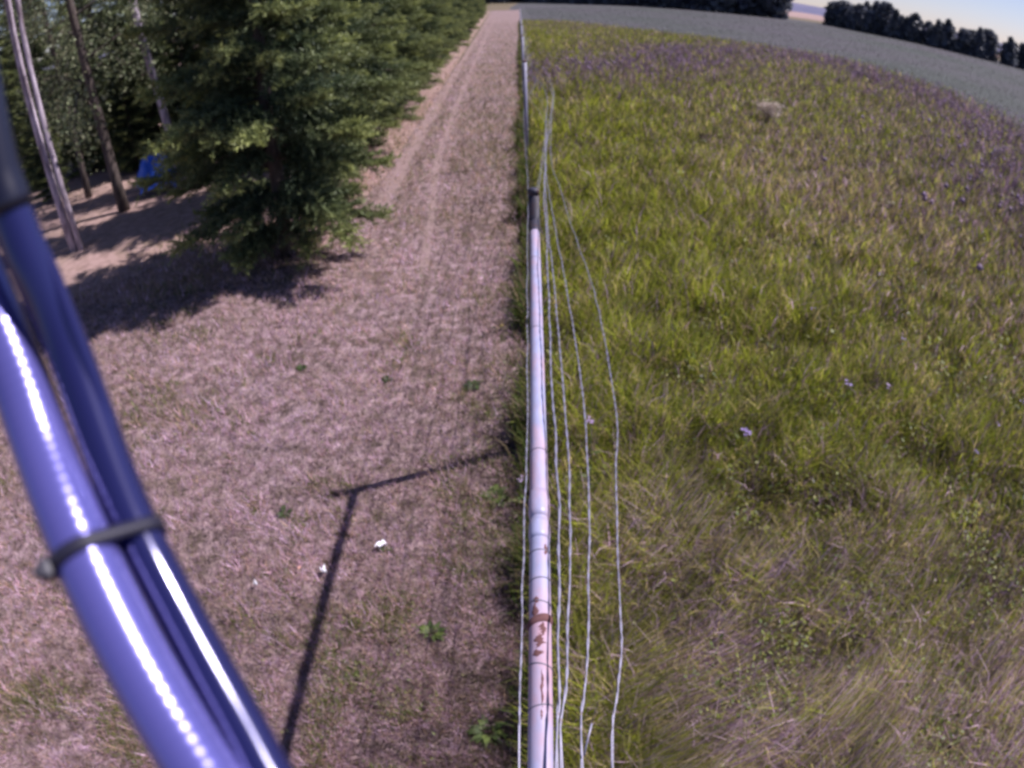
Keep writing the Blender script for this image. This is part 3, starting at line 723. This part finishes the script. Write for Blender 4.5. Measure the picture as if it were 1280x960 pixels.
b = B(); b.tube(rel(resample([(-0.1763, 0.1959, 2.1715), (-0.1677, 0.1919, 2.1510), (-0.1612, 0.1861, 2.1351), (-0.1547, 0.1793, 2.1176), (-0.1476, 0.1707, 2.0992), (-0.1418, 0.1617, 2.0811), (-0.1388, 0.1533, 2.0641)], .004)), .0034, 14); link('cable', b.mesh('cable', M_CABLE, True), rig)  # thin extra cable, added as a highlight streak along the main cable's edge
sl_ = resample(CP[7:], .004)[4:]; b = B(); b.tube(rel(sl_), np.where(np.arange(len(sl_)) < 3, .0102, .0097), 24)
link('cable_sleeve', b.mesh('cable_sleeve', mat('dark_sleeve', (0.008, 0.008, 0.02), 0.3), True), rig)
# zip tie round both
tc = A0 + AX * .0632
cc = resample(CP, .002); k = np.argmin(np.abs((cc - tc) @ AX)); cv = cc[k] - tc; cv -= AX * (cv @ AX); dist = np.linalg.norm(cv); U = cv / dist; W = np.cross(AX, U)
R1, R2 = .0127 + .0009, .0092 + .0009
phi = math.acos((R1 - R2) / dist)
loop = [(R1 * math.cos(a), R1 * math.sin(a)) for a in np.linspace(phi, 2 * math.pi - phi, 30)] + [(dist + R2 * math.cos(a), R2 * math.sin(a)) for a in np.linspace(-phi, phi, 20)]
lp = np.array([tc + U * q[0] + W * q[1] for q in loop]); n = len(lp); V = []
ctr = np.mean(lp, 0)
for i in range(n):
    out = lp[i] - (tc if i < 30 else tc + U * dist); out -= AX * (out @ AX); out /= np.linalg.norm(out)
    for q, h in ((-.0024, -.0006), (.0024, -.0006), (.0024, .0007), (-.0024, .0007)): V.append(lp[i] + AX * q + out * h)
Q = []
for i in range(n):
    j = (i + 1) % n
    for q in range(4): Q.append((4 * i + q, 4 * i + (q + 1) % 4, 4 * j + (q + 1) % 4, 4 * j + q))
tie = link('cable_tie', mesh('cable_tie', rel(V), None, Q, M_TIE), rig)
hp = tc - U * (R1 + .0022); Rm = np.stack([U, W, AX], 1)
b = B(); b.box(rel(hp), (.0048, .0062, .0070), Rm); b.box(rel(hp - U * .0034), (.0022, .0038, .0042), Rm)
hd = link('tie_head', b.mesh('tie_head', M_TIE), tie)
bv = hd.modifiers.new('bevel', 'BEVEL'); bv.width = .0008; bv.segments = 2

# ------------------------------------------------------------------ small things on the mown strip and in the meadow
def weed(x, y, s, n, label, cols, seed):
    r = np.random.default_rng(seed); t = thing('weed', label, 'plant', (x, y, 0), 0, None)
    L = B()
    for i in range(n):
        a = r.random() * 6.28; l = s * (.5 + .6 * r.random()); e = .35 + .6 * r.random(); wd = l * .17
        d = np.array([math.cos(a), math.sin(a), 0]); q = np.array([-math.sin(a), math.cos(a), 0])
        p0 = d * s * .08; p1 = d * l * .5 + np.array([0, 0, l * .42 * e]); p2 = d * l + np.array([0, 0, l * .28 * e])
        c = np.array(cols[r.integers(0, len(cols))]) * (.75 + .5 * r.random())
        L.add([p0, p1 - q * wd, p1 + q * wd, p2], [(0, 1, 2), (1, 3, 2)], None, c)
    link('leaf', L.mesh('leaf', M_LEAF), t)['kind'] = 'stuff'
    st = B(); st.tube([(0, 0, -.01), (.004, 0, s * .3), (.008, .004, s * .55)], [.003, .0025, .001], 5); link('stem', st.mesh('stem', M_LEAF_STEM, True), t)
M_LEAF_STEM = mat('green_stem', (0.07, 0.09, 0.03), 0.7)
GR = [(0.085, 0.13, 0.03), (0.12, 0.16, 0.04), (0.06, 0.09, 0.025)]
DK = [(0.045, 0.07, 0.022), (0.06, 0.09, 0.03)]
for a in [(-1.40, 3.63, .055, 46, 'small dark green tuft alone on the pale dry turf', DK),
          (-.36, 1.55, .085, 34, 'broad bright green weed between the tube and the rail, widest in the turf', GR),
          (-.67, 1.35, .055, 22, 'small bright green weed beside the post shadow near the bottom', GR),
          (-.24, 3.33, .085, 44, 'dull dark green clump close to the fence line', DK),
          (-.60, 2.02, .045, 16, 'little green sprig touching the large white scrap', GR),
          (-.44, 1.19, .045, 16, 'small green sprig low in the picture, between the post shadow and the rail', GR),
          (-.10, 2.35, .11, 36, 'leafy green weed at the end of the post shadow beneath the fence', GR),
          (-.13, 1.10, .10, 34, 'leafy green weed against the fence foot at the bottom edge', GR),
          (-1.15, 2.25, .07, 24, 'flat green weed left of the post shadow', DK),
          (-.78, 3.45, .06, 26, 'sparse green weed in the middle of the mown strip', DK)]:
    weed(a[0], a[1], a[2] * .8, int(a[3] * 1.4), a[4], a[5], int(abs(a[0] * 100)))

def scrap(x, y, s, label, seed):
    r = np.random.default_rng(seed); n = 6; g, h = np.meshgrid(np.linspace(-1, 1, n), np.linspace(-1, 1, n))
    V = np.stack([g * s * (1 + .2 * r.normal(size=g.shape)), h * s * .7 * (1 + .2 * r.normal(size=g.shape)), .018 + .012 * r.normal(size=g.shape)], -1).reshape(-1, 3)
    i = (np.arange(n - 1)[:, None] * n + np.arange(n - 1)).ravel()
    o = link('paper_scrap', mesh('paper_scrap', V, None, np.stack([i, i + 1, i + n + 1, i + n], -1), mat('white_paper', (.75, .74, .8), .7)), None, (x, y, .012), seed)
    tag(o, label, 'litter', 'white scraps on the dry turf')
scrap(-.62, 2.03, .022, 'larger crumpled white scrap right of the post shadow', 1)
scrap(-.865, 1.87, .014, 'small white scrap touching the left of the rail shadow', 2)
scrap(-1.17, 1.78, .009, 'tiny white fleck between the tube and the rail shadow', 3)

def fallen_leaf(x, y, s, label, c, seed):
    V = [(0, -1, 0), (.55, -.3, .25), (.5, .5, .2), (0, 1.1, .05), (-.5, .5, .25), (-.55, -.3, .2), (0, 0, .02)]
    o = link('fallen_leaf', mesh('fallen_leaf', np.array(V) * s, [(6, i, (i + 1) % 6) for i in range(6)], None, mat('dead_leaf', c, .8)), None, (x, y, .03), seed)
    tag(o, label, 'leaf', 'dead leaves on the turf')
fallen_leaf(-1.56, 1.06, .014, 'orange dead leaf at the left below the tube', (.45, .17, .10), 1)
fallen_leaf(-.05, 4.05, .016, 'yellow dead leaf near the fence', (.5, .38, .10), 2)
fallen_leaf(-.98, 1.88, .012, 'pinkish dead leaf between the tube and the rail shadow', (.48, .25, .2), 3)

def flower(x, y, h, s, n, label, col, group='purple flowers in the meadow'):
    t = thing('purple_flower', label, 'flower', (x, y, 0), x * 3, group)
    st = B(); st.tube([(0, 0, -.01), (.01, 0, h * .5), (0, .01, h)], [.003, .0025, .002], 5)
    link('stem', st.mesh('stem', M_LEAF_STEM, True), t)
    r = np.random.default_rng(int(x * 1000 + y * 77)); p = B()
    for i in range(n):
        c0 = np.array([0, .01, h]) + r.normal(0, s * .55, 3) * (1, 1, .6)
        for k in range(5):
            a = k * 1.257 + r.random(); d = np.array([math.cos(a), math.sin(a), .3]) * s * .45; q = np.array([-math.sin(a), math.cos(a), 0]) * s * .16
            p.add([c0, c0 + d * .6 - q, c0 + d, c0 + d * .6 + q], None, [(0, 1, 2, 3)], np.array(col) * (.75 + .5 * r.random()))
    link('flower_head', p.mesh('flower_head', M_PETAL), t)
    lf = B()
    for k in range(4):
        a = k * 1.7; d = np.array([math.cos(a), math.sin(a), .2]) * .05; q = np.array([-math.sin(a), math.cos(a), 0]) * .009; c0 = np.array([0, 0, h * (.2 + .15 * k)])
        lf.add([c0, c0 + d * .5 - q, c0 + d, c0 + d * .5 + q], None, [(0, 1, 2, 3)], (.08, .11, .03))
    link('leaf', lf.mesh('leaf', M_LEAF), t)['kind'] = 'stuff'
V1, V2 = (.40, .30, .62), (.46, .34, .52)
flower(1.20, 2.60, .16, .026, 7, 'bright violet flower head in the open green meadow, brightest of all', V1)
flower(.345, 2.28, .50, .017, 9, 'purple flower spray against the outermost fence wire', V2)
flower(2.03, 2.98, .16, .026, 5, 'pale violet flower, left one of a pair in the right of the meadow', V1)
flower(2.30, 2.95, .16, .024, 4, 'violet flower, right one of a pair in the right of the meadow', V2)
flower(2.22, 3.95, .16, .026, 4, 'violet flower above the pair, alone in the grass', V1)
flower(.02, 2.22, .22, .015, 5, 'small pale violet flowers just left of the rail by the post shadow', V2)
few = 'small faint violet flower scattered in the right of the meadow'
for x, y in [(3.1, 2.3), (3.0, 2.05), (2.9, 2.5), (3.3, 2.7), (3.5, 2.4), (2.55, 2.25), (2.7, 1.9), (3.3, 1.9), (1.85, 4.3), (3.15, 4.6), (2.75, 3.5), (2.6, 4.9), (3.7, 3.1)]:
    flower(x, y, .17, .020, 3, few, V1, 'faint violet flowers at the right')

# pale dead plant in the meadow
t = thing('pale_plant', 'pale cream seed head plant standing out of the green meadow', 'plant', (5.0, 12.0, 0))
r = np.random.default_rng(9); st = B(); cen = []
for i in range(16):
    a = r.random() * 6.28; l = .16 + .22 * r.random(); e = np.array([math.cos(a) * .24 * r.random(), math.sin(a) * .2 * r.random(), l])
    st.tube([(0, 0, -.02), e * .5 + np.array([0, 0, .05]), e], [.006, .005, .003], 4, False); cen.append(e)
link('stem', st.mesh('stem', mat('dry_stem', (.35, .28, .18), .8), True), t)
V, Q, c = leaves(cen, (.06, .05, .06), 900, .035, [(.60, .50, .42), (.5, .40, .34), (.64, .55, .48)], 3)
link('seed_head', mesh('seed_head', V, None, Q, M_PETAL, c), t)
